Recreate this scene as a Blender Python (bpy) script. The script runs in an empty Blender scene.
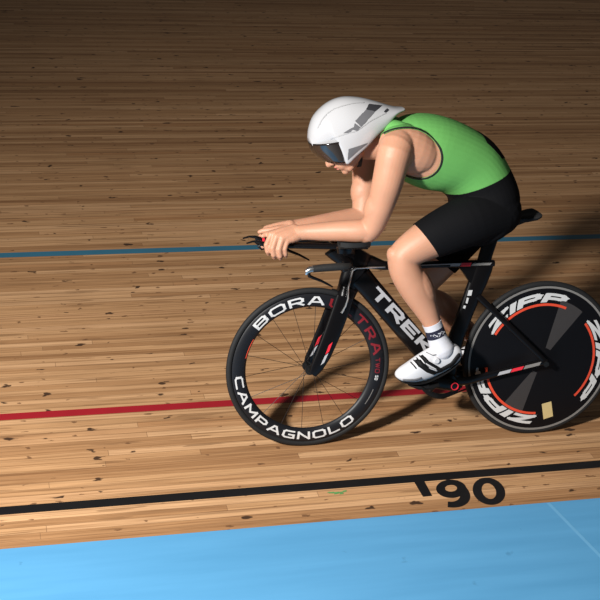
import bpy, bmesh, math, random
from mathutils import Vector, Matrix
random.seed(4)
C = bpy.context.scene.collection
V = Vector
PI = math.pi
D = {'torso': [[0.7352, 0.0, 0.8713, 0.6651, 0.0, 0.8479, 0.08], [0.8015, 0.0, 0.944, 0.6102, 0.0, 0.849, 0.15], [0.8145, 0.0, 1.0415, 0.5685, 0.0, 0.9638, 0.167], [0.7722, 0.0, 1.1424, 0.5524, 0.0, 1.0164, 0.15], [0.6974, 0.0, 1.242, 0.5044, 0.0, 1.053, 0.15], [0.5852, 0.0, 1.3086, 0.4297, 0.0, 1.0657, 0.165], [0.4729, 0.0, 1.3434, 0.363, 0.0, 1.0902, 0.172], [0.3722, 0.0, 1.3432, 0.3083, 0.0, 1.1261, 0.15], [0.302, 0.0, 1.3124, 0.2463, 0.0, 1.1578, 0.09]],
 'upper_arm': [[0.3245, -0.08, 1.2638, 0.06], [0.2648, -0.165, 1.2441, 0.066], [0.2455, -0.178, 1.1752, 0.062], [0.232, -0.172, 1.0985, 0.057], [0.2132, -0.158, 1.0116, 0.05], [0.1973, -0.142, 0.9503, 0.045], [0.1772, -0.135, 0.9178, 0.04]],
 'forearm': [[0.1885, -0.135, 0.9293, 0.043], [0.1406, -0.124, 0.9237, 0.044], [0.0796, -0.102, 0.9197, 0.04], [0.0158, -0.075, 0.9125, 0.036], [-0.0343, -0.055, 0.9067, 0.031], [-0.0751, -0.045, 0.9012, 0.03]],
 'left_leg': [[0.7087, -0.07, 0.9771, 0.1], [0.5972, -0.108, 0.9554, 0.096], [0.4939, -0.12, 0.9163, 0.087], [0.4107, -0.122, 0.8767, 0.075], [0.3493, -0.12, 0.8358, 0.064], [0.3308, -0.12, 0.8083, 0.06], [0.3453, -0.122, 0.7565, 0.062], [0.3846, -0.126, 0.688, 0.06], [0.4287, -0.13, 0.6146, 0.049], [0.4604, -0.134, 0.5491, 0.036], [0.4835, -0.138, 0.4916, 0.036], [0.5062, -0.142, 0.4422, 0.046]],
 'hem': [[0.3711, -0.12, 0.9422], [0.468, -0.12, 0.8172]],
 'waist': [[0.7992, 0.0, 1.1222], [0.5425, -0.15, 1.0558]],
 'waist2': [[0.5817, -0.15, 1.0709], [0.46, -0.14, 1.0197]],
 'sock': [[0.425, -0.12, 0.5294], [0.5018, -0.12, 0.5557]],
 'shoe_sole': [[0.3177, -0.145, 0.3342], [0.3395, -0.145, 0.3122], [0.3897, -0.145, 0.3014], [0.4478, -0.145, 0.3029], [0.5047, -0.145, 0.3257], [0.5527, -0.145, 0.3573], [0.584, -0.145, 0.3897], [0.5906, -0.145, 0.4146]],
 'shoe_top': [[0.3147, -0.145, 0.351], [0.324, -0.145, 0.3673], [0.3599, -0.145, 0.3866], [0.4072, -0.145, 0.4222], [0.4547, -0.145, 0.4535], [0.5082, -0.145, 0.4597], [0.5573, -0.145, 0.4703], [0.5866, -0.145, 0.4399]],
 'dial': [0.4729, -0.185, 0.4165],
 'hair': [],
 'helmet': [[-0.0345, 0.0, 1.263, -0.0216, 0.0, 1.2287, 0.035], [-0.0318, 0.0, 1.2972, 0.0175, 0.0, 1.2285, 0.062], [-0.0141, 0.0, 1.3445, 0.072, 0.0, 1.236, 0.088], [0.0307, 0.0, 1.3898, 0.0963, 0.0, 1.1743, 0.103], [0.088, 0.0, 1.4144, 0.1326, 0.0, 1.2031, 0.107], [0.1544, 0.0, 1.4148, 0.1745, 0.0, 1.2396, 0.103], [0.2179, 0.0, 1.4018, 0.2122, 0.0, 1.2779, 0.093], [0.27, 0.0, 1.3869, 0.2616, 0.0, 1.322, 0.078], [0.3022, 0.0, 1.3794, 0.2956, 0.0, 1.3546, 0.06], [0.3322, 0.0, 1.3776, 0.3327, 0.0, 1.368, 0.035]],
 'back': [[0.6453, 0.0, 1.2735], [0.7306, 0.0, 1.1904]],
 'graphics': [('dark_graphic', 'shelldark', [[[5.455, 0.201], [5.405, 0.213], [5.356, 0.231], [5.331, 0.243], [5.281, 0.262], [5.257, 0.274], [5.207, 0.286], [5.182, 0.292], [5.157, 0.304]], [[5.554, 0.195], [5.504, 0.213], [5.455, 0.231], [5.43, 0.243], [5.381, 0.262], [5.331, 0.274], [5.306, 0.286], [5.257, 0.298], [5.207, 0.31]], [[5.653, 0.195], [5.604, 0.213], [5.554, 0.231], [5.504, 0.249], [5.48, 0.262], [5.43, 0.274], [5.381, 0.292], [5.331, 0.304], [5.281, 0.316]], [[5.777, 0.195], [5.728, 0.213], [5.678, 0.231], [5.604, 0.249], [5.554, 0.268], [5.504, 0.28], [5.455, 0.292], [5.405, 0.304], [5.356, 0.316]], [[5.901, 0.189], [5.827, 0.213], [5.777, 0.231], [5.703, 0.249], [5.653, 0.268], [5.604, 0.28], [5.554, 0.292], [5.48, 0.31], [5.43, 0.322]], [[6.0, 0.189], [5.926, 0.213], [5.876, 0.231], [5.802, 0.249], [5.752, 0.268], [5.678, 0.286], [5.628, 0.298], [5.579, 0.31], [5.529, 0.322]], [[6.124, 0.183], [6.05, 0.213], [5.975, 0.231], [5.926, 0.249], [5.852, 0.268], [5.777, 0.286], [5.728, 0.298], [5.653, 0.316], [5.604, 0.328]], [[6.248, 0.183], [6.174, 0.207], [6.099, 0.231], [6.025, 0.249], [5.951, 0.274], [5.876, 0.286], [5.802, 0.304], [5.728, 0.322], [5.678, 0.334]], [[6.372, 0.177], [6.273, 0.207], [6.199, 0.231], [6.124, 0.255], [6.05, 0.274], [5.975, 0.292], [5.901, 0.31], [5.827, 0.322], [5.752, 0.334]]],
 'charcoal block near the tail'), ('grey_graphic', 'shellgrey', [[[5.157, 0.304], [5.033, 0.328], [4.934, 0.346], [4.81, 0.358], [4.711, 0.376], [4.612, 0.388], [4.488, 0.406], [4.389, 0.418], [4.29, 0.425]], [[5.207, 0.31], [5.108, 0.328], [4.984, 0.352], [4.885, 0.37], [4.761, 0.382], [4.662, 0.4], [4.538, 0.412], [4.438, 0.425], [4.314, 0.437]], [[5.281, 0.316], [5.182, 0.334], [5.058, 0.358], [4.934, 0.376], [4.81, 0.394], [4.711, 0.406], [4.587, 0.425], [4.488, 0.437], [4.364, 0.449]], [[5.356, 0.316], [5.232, 0.34], [5.108, 0.364], [4.984, 0.382], [4.86, 0.4], [4.761, 0.418], [4.637, 0.431], [4.513, 0.443], [4.414, 0.461]], [[5.43, 0.322], [5.306, 0.346], [5.182, 0.37], [5.058, 0.388], [4.934, 0.406], [4.81, 0.425], [4.686, 0.443], [4.562, 0.455], [4.438, 0.467]], [[5.529, 0.322], [5.381, 0.352], [5.257, 0.376], [5.108, 0.4], [4.984, 0.418], [4.86, 0.437], [4.736, 0.449], [4.612, 0.467], [4.488, 0.479]], [[5.604, 0.328], [5.455, 0.358], [5.306, 0.382], [5.182, 0.406], [5.033, 0.425], [4.909, 0.443], [4.786, 0.461], [4.662, 0.479], [4.513, 0.491]], [[5.678, 0.334], [5.529, 0.364], [5.381, 0.388], [5.257, 0.412], [5.108, 0.437], [4.959, 0.455], [4.835, 0.473], [4.686, 0.485], [4.562, 0.503]], [[5.752, 0.334], [5.604, 0.37], [5.455, 0.4], [5.306, 0.425], [5.157, 0.443], [5.033, 0.467], [4.885, 0.485], [4.736, 0.497], [4.612, 0.515]]],
 'grey stripe'), ('emblem', 'shellgrey', [[[3.323, 0.485], [3.397, 0.491], [3.472, 0.497], [3.546, 0.503], [3.645, 0.509], [3.719, 0.521]], [[3.447, 0.485], [3.521, 0.491], [3.596, 0.497], [3.67, 0.503], [3.769, 0.509], [3.843, 0.515]], [[3.571, 0.485], [3.645, 0.491], [3.719, 0.497], [3.794, 0.497], [3.868, 0.503], [3.943, 0.509]], [[3.695, 0.485], [3.769, 0.491], [3.843, 0.491], [3.918, 0.497], [3.992, 0.497], [4.067, 0.503]], [[3.819, 0.485], [3.868, 0.485], [3.967, 0.491], [4.017, 0.491], [4.091, 0.491], [4.166, 0.491]], [[3.918, 0.485], [3.992, 0.485], [4.067, 0.485], [4.141, 0.485], [4.215, 0.485], [4.29, 0.485]]], None), ('emblem', 'shellgrey', [[[4.24, 0.449], [4.191, 0.461], [4.166, 0.473], [4.116, 0.485], [4.091, 0.497], [4.042, 0.509]], [[4.29, 0.461], [4.265, 0.473], [4.215, 0.485], [4.166, 0.491], [4.141, 0.503], [4.091, 0.515]], [[4.364, 0.473], [4.314, 0.485], [4.29, 0.491], [4.24, 0.503], [4.191, 0.509], [4.141, 0.521]], [[4.438, 0.491], [4.389, 0.497], [4.339, 0.503], [4.29, 0.515], [4.24, 0.521], [4.191, 0.527]], [[4.513, 0.503], [4.463, 0.509], [4.414, 0.515], [4.364, 0.521], [4.29, 0.527], [4.24, 0.533]], [[4.587, 0.521], [4.538, 0.521], [4.463, 0.527], [4.414, 0.533], [4.364, 0.539], [4.29, 0.539]]], None), ('cheek_graphic', 'shellgrey', [[[3.447, 0.672], [3.422, 0.684], [3.397, 0.702], [3.348, 0.714], [3.323, 0.732], [3.298, 0.751], [3.248, 0.769], [3.224, 0.793], [3.199, 0.817]], [[3.645, 0.684], [3.62, 0.702], [3.596, 0.714], [3.546, 0.726], [3.521, 0.738], [3.496, 0.757], [3.447, 0.769], [3.422, 0.787], [3.372, 0.805]], [[3.843, 0.702], [3.794, 0.714], [3.769, 0.726], [3.744, 0.738], [3.695, 0.751], [3.645, 0.763], [3.62, 0.775], [3.596, 0.793], [3.546, 0.805]], [[4.042, 0.714], [3.992, 0.726], [3.967, 0.738], [3.918, 0.751], [3.868, 0.763], [3.843, 0.775], [3.794, 0.787], [3.744, 0.793], [3.719, 0.811]], [[4.24, 0.726], [4.191, 0.738], [4.141, 0.745], [4.091, 0.757], [4.067, 0.769], [4.017, 0.781], [3.967, 0.793], [3.918, 0.805], [3.868, 0.811]], [[4.414, 0.738], [4.364, 0.745], [4.339, 0.757], [4.29, 0.763], [4.24, 0.775], [4.191, 0.781], [4.141, 0.793], [4.091, 0.805], [4.042, 0.811]], [[4.612, 0.751], [4.562, 0.757], [4.513, 0.769], [4.463, 0.775], [4.414, 0.781], [4.364, 0.787], [4.314, 0.793], [4.24, 0.799], [4.191, 0.805]], [[4.81, 0.769], [4.761, 0.775], [4.711, 0.781], [4.637, 0.781], [4.587, 0.787], [4.538, 0.793], [4.463, 0.793], [4.414, 0.799], [4.364, 0.805]], [[5.033, 0.799], [4.959, 0.793], [4.909, 0.799], [4.835, 0.799], [4.761, 0.799], [4.711, 0.799], [4.637, 0.799], [4.562, 0.799], [4.513, 0.799]]],
 'grey triangle on the cheek'), ('vent', 'shelldark', [[[6.397, 0.34], [6.422, 0.346], [6.447, 0.358], [6.496, 0.37], [6.521, 0.376]], [[6.471, 0.322], [6.496, 0.334], [6.521, 0.34], [6.57, 0.352], [6.595, 0.364]], [[6.546, 0.298], [6.57, 0.31], [6.62, 0.322], [6.645, 0.334], [6.694, 0.346]], [[6.62, 0.28], [6.67, 0.286], [6.694, 0.298], [6.719, 0.31], [6.769, 0.322]], [[6.719, 0.249], [6.744, 0.262], [6.794, 0.274], [6.818, 0.286], [6.868, 0.298]]],
 'black vent slot'), ('vent', 'shelldark', [[[0.769, 0.66], [0.769, 0.678], [0.745, 0.708], [0.745, 0.732]], [[0.844, 0.666], [0.844, 0.684], [0.819, 0.714], [0.819, 0.738]], [[0.943, 0.666], [0.918, 0.69], [0.893, 0.714], [0.893, 0.738]], [[1.017, 0.672], [0.992, 0.696], [0.992, 0.714], [0.968, 0.745]]],
 'black vent slot'), ('crease', 'creasegrey', [[[1.488, 0.286], [1.513, 0.304]], [[1.612, 0.274], [1.637, 0.298]], [[1.711, 0.268], [1.736, 0.286]], [[1.835, 0.255], [1.86, 0.28]], [[1.935, 0.249], [1.984, 0.268]], [[2.058, 0.237], [2.083, 0.255]], [[2.207, 0.231], [2.207, 0.249]], [[2.331, 0.225], [2.331, 0.237]], [[2.43, 0.213], [2.455, 0.231]], [[2.554, 0.207], [2.579, 0.225]], [[2.678, 0.201], [2.678, 0.213]], [[2.777, 0.195], [2.802, 0.213]], [[2.901, 0.195], [2.901, 0.213]], [[3.001, 0.195], [3.025, 0.207]], [[3.125, 0.195], [3.125, 0.207]], [[3.224, 0.189], [3.248, 0.207]], [[3.348, 0.195], [3.348, 0.207]], [[3.472, 0.201], [3.472, 0.213]], [[3.596, 0.201], [3.596, 0.213]], [[3.695, 0.201], [3.695, 0.219]], [[3.819, 0.201], [3.819, 0.219]], [[3.943, 0.207], [3.943, 0.219]], [[4.067, 0.207], [4.067, 0.219]], [[4.215, 0.201], [4.191, 0.219]], [[4.339, 0.201], [4.314, 0.213]], [[4.463, 0.195], [4.438, 0.213]], [[4.587, 0.195], [4.587, 0.207]], [[4.736, 0.189], [4.711, 0.207]], [[4.86, 0.183], [4.86, 0.201]], [[5.009, 0.183], [4.984, 0.201]], [[5.157, 0.171], [5.133, 0.195]]],
 'fine grey seam'), ('crease', 'creasegrey', [[[1.711, 0.606], [1.687, 0.624]], [[1.984, 0.594], [1.959, 0.612]], [[2.554, 0.521], [2.554, 0.533]], [[2.951, 0.491], [2.951, 0.503]], [[3.199, 0.491], [3.224, 0.503]], [[3.422, 0.497], [3.447, 0.509]], [[3.596, 0.509], [3.596, 0.515]], [[3.744, 0.515], [3.744, 0.521]], [[3.893, 0.521], [3.918, 0.533]], [[4.067, 0.527], [4.067, 0.539]], [[4.215, 0.533], [4.24, 0.539]], [[4.438, 0.521], [4.488, 0.533]], [[4.686, 0.509], [4.711, 0.521]], [[4.934, 0.497], [4.959, 0.509]], [[5.182, 0.479], [5.207, 0.491]], [[5.43, 0.461], [5.48, 0.473]], [[5.678, 0.449], [5.703, 0.461]], [[5.901, 0.431], [5.926, 0.449]], [[6.124, 0.418], [6.149, 0.431]], [[6.323, 0.394], [6.347, 0.412]], [[6.546, 0.37], [6.595, 0.394]]],
 'fine grey seam')],
 'track': {'nrm': [0.0, -0.17604, 0.98438],
 'tX': [0.99967, 0.02537, 0.00454],
 'tY': [-0.02578, 0.98406, 0.17599],
 's0': 0.5117},
 'cam': {'loc': [-1.10167, -4.62767, 2.00819],
 'R': [[0.976425, -0.21341, 0.032414], [-0.029585, -0.281056, -0.959235], [0.213821, 0.935662, -0.280744]],
 'f': 1258.59},
 'seam': [[0.846, -0.004], [0.904, -0.343]],
 'green_scrap': [[0.0, 0.177], [0.081, 0.166]],
 'apos': [[0.365, 0.203], [0.407, 0.204], [0.406, 0.102], [0.368, 0.101]],
 'nine': {'c': [0.502, 0.13]}}

# ------------------------------------------------------------------ materials
def mat(name, col, rough=.5, metal=0., spec=.5, coat=0., vary=.06, vscale=30., bump=0., bscale=200., sss=0.):
    m = bpy.data.materials.new(name); m.use_nodes = True
    nt = m.node_tree; b = nt.nodes['Principled BSDF']
    b.inputs['Roughness'].default_value = rough
    b.inputs['Metallic'].default_value = metal
    b.inputs['Specular IOR Level'].default_value = spec
    b.inputs['Coat Weight'].default_value = coat
    b.inputs['Coat Roughness'].default_value = .12
    tc = nt.nodes.new('ShaderNodeTexCoord')
    n = nt.nodes.new('ShaderNodeTexNoise'); n.inputs['Scale'].default_value = vscale; n.inputs['Detail'].default_value = 3
    nt.links.new(tc.outputs['Object'], n.inputs['Vector'])
    r = nt.nodes.new('ShaderNodeMix'); r.data_type = 'RGBA'
    c = V(col)
    r.inputs['A'].default_value = (*(c * (1 - vary)), 1); r.inputs['B'].default_value = (*(c * (1 + vary)), 1)
    nt.links.new(n.outputs['Fac'], r.inputs['Factor'])
    nt.links.new(r.outputs['Result'], b.inputs['Base Color'])
    if bump:
        n2 = nt.nodes.new('ShaderNodeTexNoise'); n2.inputs['Scale'].default_value = bscale
        nt.links.new(tc.outputs['Object'], n2.inputs['Vector'])
        bp = nt.nodes.new('ShaderNodeBump'); bp.inputs['Strength'].default_value = bump; bp.inputs['Distance'].default_value = .002
        nt.links.new(n2.outputs['Fac'], bp.inputs['Height']); nt.links.new(bp.outputs['Normal'], b.inputs['Normal'])
    if sss:
        b.inputs['Subsurface Weight'].default_value = sss
        b.inputs['Subsurface Radius'].default_value = (1, .35, .2)
        b.inputs['Subsurface Scale'].default_value = .008
    return m
M = dict(
    carbon=mat('gloss_black_carbon', (.0035, .003, .0035), .3, spec=.3, coat=.1),
    rubber=mat('black_rubber', (.013, .013, .0135), .7, spec=.3, bump=.2),
    rim=mat('carbon_rim', (.007, .0075, .010), .45, spec=.35),
    disc=mat('disc_carbon', (.0035, .0035, .0048), .5, spec=.2),
    wedge=mat('disc_fabric_sheen', (.038, .034, .034), .6, vscale=60),  # paler base colour stands in for light reflected off the carbon weave
    white=mat('white_print', (.60, .60, .60), .5),
    silverprint=mat('silver_print', (.40, .40, .42), .4),
    redprint=mat('red_print', (.70, .022, .04), .45),
    darkred=mat('dark_red_print', (.20, .010, .016), .45),
    orange=mat('orange_red_print', (.72, .07, .03), .45),
    gold=mat('gold_sticker', (.60, .47, .22), .45),
    metal=mat('brushed_silver', (.62, .62, .62), .3, metal=1),
    greyline=mat('grey_brake_track', (.20, .19, .18), .5),
    spoke=mat('dark_steel', (.012, .012, .012), .4, metal=.3),
    foam=mat('black_foam', (.006, .006, .0065), .8, bump=.3),
    tape=mat('black_bar_tape', (.011, .0105, .0105), .7, bump=.4),
    skin=mat('skin', (.52, .262, .165), .5, spec=.4, vary=.17, vscale=9, bump=.10, bscale=140, sss=.12),
    lip=mat('lip', (.50, .17, .14), .5),
    nail=mat('fingernail', (.72, .45, .37), .35),
    jersey=mat('green_knit', (.125, .375, .095), .8, spec=.2, bump=.35, bscale=420, vary=.05),
    black=mat('black_lycra', (.004, .004, .005), .8, spec=.12, bump=.2, bscale=300),
    piping=mat('black_piping', (.010, .010, .010), .7),
    shell=mat('white_helmet_shell', (.47, .47, .485), .22, coat=.4, vary=.02),
    shellgrey=mat('grey_helmet_graphic', (.13, .13, .14), .35),
    creasegrey=mat('seam_grey', (.38, .38, .39), .4),
    shelldark=mat('charcoal_helmet_graphic', (.035, .035, .04), .4),
    visor=mat('smoked_visor', (.014, .010, .009), .08, spec=.9, coat=.5),
    strap=mat('chin_strap', (.012, .012, .012), .8),
    shoe=mat('white_shoe', (.62, .62, .645), .38, spec=.4, vary=.02),
    sock=mat('white_sock', (.60, .60, .645), .85, bump=.4, bscale=400),
    navy=mat('navy_sock_band', (.008, .009, .028), .85),
    sole=mat('black_sole', (.006, .006, .0065), .65, spec=.2),
    blueline=mat('blue_line_paint', (.035, .15, .235), .5, vary=.15, vscale=8),
    redline=mat('red_line_paint', (.31, .010, .018), .5, vary=.12, vscale=8),
    blackline=mat('black_line_paint', (.006, .0055, .006), .5, vary=.3, vscale=9),
    greenscrap=mat('green_paint', (.10, .30, .09), .6),
    apron=mat('grey_concrete', (.25, .25, .25), .8, vscale=5),
)
def wood():
    m = bpy.data.materials.new('pine_track_boards'); m.use_nodes = True
    nt = m.node_tree; L = nt.links; N = nt.nodes; b = N['Principled BSDF']
    def nd(t, **k):
        n = N.new(t)
        for a, v in k.items(): setattr(n, a, v)
        return n
    tc = nd('ShaderNodeTexCoord')
    br = nd('ShaderNodeTexBrick')
    br.offset = 0; br.offset_frequency = 2; br.squash = 1
    br.inputs['Scale'].default_value = 1; br.inputs['Brick Width'].default_value = 2.7; br.inputs['Row Height'].default_value = .0385
    br.inputs['Mortar Size'].default_value = .0010; br.inputs['Mortar Smooth'].default_value = .2; br.inputs['Bias'].default_value = 0
    br.inputs['Color1'].default_value = (0, 0, 0, 1); br.inputs['Color2'].default_value = (1, 1, 1, 1); br.inputs['Mortar'].default_value = (.5, .5, .5, 1)
    sx_ = nd('ShaderNodeSeparateXYZ'); L.new(tc.outputs['Object'], sx_.inputs[0])
    rowi = nd('ShaderNodeMath', operation='DIVIDE'); L.new(sx_.outputs['Y'], rowi.inputs[0]); rowi.inputs[1].default_value = .0385
    rowf = nd('ShaderNodeMath', operation='FLOOR'); L.new(rowi.outputs[0], rowf.inputs[0])
    wn_ = nd('ShaderNodeTexWhiteNoise', noise_dimensions='1D'); L.new(rowf.outputs[0], wn_.inputs['W'])
    sh_ = nd('ShaderNodeMath', operation='MULTIPLY_ADD'); L.new(wn_.outputs['Value'], sh_.inputs[0]); sh_.inputs[1].default_value = 7.3; L.new(sx_.outputs['X'], sh_.inputs[2])
    cb_ = nd('ShaderNodeCombineXYZ'); L.new(sh_.outputs[0], cb_.inputs['X']); L.new(sx_.outputs['Y'], cb_.inputs['Y'])
    L.new(cb_.outputs[0], br.inputs['Vector'])
    def noise(sx, sy, sc, det=4, rough=.6, off=(0, 0, 0)):
        mp = nd('ShaderNodeMapping'); mp.inputs['Scale'].default_value = (sx, sy, 1); mp.inputs['Location'].default_value = off
        L.new(tc.outputs['Object'], mp.inputs['Vector'])
        n = nd('ShaderNodeTexNoise'); n.inputs['Scale'].default_value = sc; n.inputs['Detail'].default_value = det; n.inputs['Roughness'].default_value = rough
        L.new(mp.outputs['Vector'], n.inputs['Vector']); return n.outputs['Fac']
    def math_(op, a, bb=None, clamp=False):
        n = nd('ShaderNodeMath', operation=op, use_clamp=clamp)
        for i, v in enumerate((a, bb)):
            if v is None: continue
            if isinstance(v, (int, float)): n.inputs[i].default_value = v
            else: L.new(v, n.inputs[i])
        return n.outputs[0]
    def mix(f, a, bb, bt='MIX'):
        n = nd('ShaderNodeMix', data_type='RGBA', blend_type=bt)
        for s, v in (('Factor', f), ('A', a), ('B', bb)):
            if isinstance(v, (int, float)): n.inputs[s].default_value = v
            elif isinstance(v, tuple): n.inputs[s].default_value = (*v, 1)
            else: L.new(v, n.inputs[s])
        return n.outputs['Result']
    def ramp(v, stops):
        n = nd('ShaderNodeValToRGB'); e = n.color_ramp.elements
        while len(e) < len(stops): e.new(.5)
        for q, (p, c) in zip(e, stops): q.position = p; q.color = (*c, 1) if isinstance(c, tuple) else (c, c, c, 1)
        L.new(v, n.inputs['Fac']); return n.outputs['Color']
    base = ramp(br.outputs['Color'], [(0, (.33, .170, .077)), (.3, (.455, .252, .121)), (.6, (.525, .304, .152)), (.85, (.60, .362, .194)), (1, (.41, .207, .091))])
    grain = ramp(noise(1.3, 75, 1.0, 6, .62), [(.34, (.60, .54, .48)), (.48, (.95, .94, .93)), (.64, (1.16, 1.16, 1.15))])
    col = mix(.85, base, grain, 'MULTIPLY')
    fine = ramp(noise(4, 260, 1.0, 4, .6, (3, 1, 0)), [(.36, (.66, .60, .54)), (.56, (1.06, 1.06, 1.06))])
    col = mix(.6, col, fine, 'MULTIPLY')
    big = ramp(noise(.35, 1.6, 1.0, 3, .5, (7, 2, 0)), [(.3, (.86, .84, .82)), (.7, (1.08, 1.08, 1.08))])
    col = mix(.7, col, big, 'MULTIPLY')
    streak = ramp(noise(.9, 46, 1.0, 3, .5, (1, 9, 0)), [(.58, 0.), (.72, 1.)])
    col = mix(math_('MULTIPLY', streak, .6), col, (.20, .105, .05))
    def knots(sx, sy, lim, off, dens):
        mp = nd('ShaderNodeMapping'); mp.inputs['Scale'].default_value = (sx, sy, 1); mp.inputs['Location'].default_value = off
        L.new(tc.outputs['Object'], mp.inputs['Vector'])
        wob = nd('ShaderNodeTexNoise'); wob.inputs['Scale'].default_value = 3.0; L.new(mp.outputs['Vector'], wob.inputs['Vector'])
        ad = nd('ShaderNodeMix', data_type='RGBA', blend_type='LINEAR_LIGHT'); ad.inputs['Factor'].default_value = .30
        L.new(mp.outputs['Vector'], ad.inputs['A']); L.new(wob.outputs['Color'], ad.inputs['B'])
        v = nd('ShaderNodeTexVoronoi', voronoi_dimensions='2D', feature='F1'); v.inputs['Scale'].default_value = 1; v.inputs['Randomness'].default_value = 1
        L.new(ad.outputs['Result'], v.inputs['Vector'])
        sep = nd('ShaderNodeSeparateColor'); L.new(v.outputs['Color'], sep.inputs['Color'])
        size = math_('MULTIPLY', math_('SUBTRACT', sep.outputs[0], dens), lim / (1 - dens))
        d = math_('SUBTRACT', size, v.outputs['Distance'])
        return math_('MULTIPLY', d, 22., True)
    k1 = knots(6.0, 11, .15, (0, 0, 0), .55)
    k2 = knots(10, 20, .16, (11, 5, 0), .60)
    k3 = knots(2.6, 32, .28, (4, 17, 0), .70)
    col = mix(math_('MULTIPLY', k3, .55), col, (.20, .10, .045))
    col = mix(math_('MULTIPLY', k2, .8), col, (.13, .060, .028))
    col = mix(math_('MULTIPLY', k1, .95), col, (.040, .020, .012))
    col = mix(math_('MULTIPLY', br.outputs['Fac'], .7), col, (.10, .05, .025))
    L.new(col, b.inputs['Base Color'])
    b.inputs['Roughness'].default_value = .55; b.inputs['Specular IOR Level'].default_value = .28
    bp = nd('ShaderNodeBump'); bp.inputs['Strength'].default_value = .25; bp.inputs['Distance'].default_value = .002; bp.invert = True
    L.new(br.outputs['Fac'], bp.inputs['Height']); L.new(bp.outputs['Normal'], b.inputs['Normal'])
    return m
def blue_paint():
    m = bpy.data.materials.new('sky_blue_track_paint'); m.use_nodes = True
    nt = m.node_tree; L = nt.links; N = nt.nodes; b = N['Principled BSDF']
    tc = N.new('ShaderNodeTexCoord')
    def noise(sx, sy, sc, stops, off=0):
        mp = N.new('ShaderNodeMapping'); mp.inputs['Scale'].default_value = (sx, sy, 1); mp.inputs['Location'].default_value = (off, off, 0)
        L.new(tc.outputs['Object'], mp.inputs['Vector'])
        n = N.new('ShaderNodeTexNoise'); n.inputs['Scale'].default_value = sc; n.inputs['Detail'].default_value = 5
        L.new(mp.outputs['Vector'], n.inputs['Vector'])
        r = N.new('ShaderNodeValToRGB'); e = r.color_ramp.elements
        for q, (p, c) in zip(e, stops): q.position = p; q.color = (*c, 1)
        L.new(n.outputs['Fac'], r.inputs['Fac']); return r.outputs['Color']
    a = noise(1.2, 14, 1, [(.3, (.085, .29, .52)), (.7, (.105, .335, .585))])
    s = noise(5, 5, 2.4, [(.70, (1, 1, 1)), (.76, (.72, .74, .74))], 4)
    x = N.new('ShaderNodeMix'); x.data_type = 'RGBA'; x.blend_type = 'MULTIPLY'; x.inputs['Factor'].default_value = .8
    L.new(a, x.inputs['A']); L.new(s, x.inputs['B']); L.new(x.outputs['Result'], b.inputs['Base Color'])
    b.inputs['Roughness'].default_value = .5; b.inputs['Specular IOR Level'].default_value = .3
    return m
M['wood'] = wood(); M['bluepaint'] = blue_paint()

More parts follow.
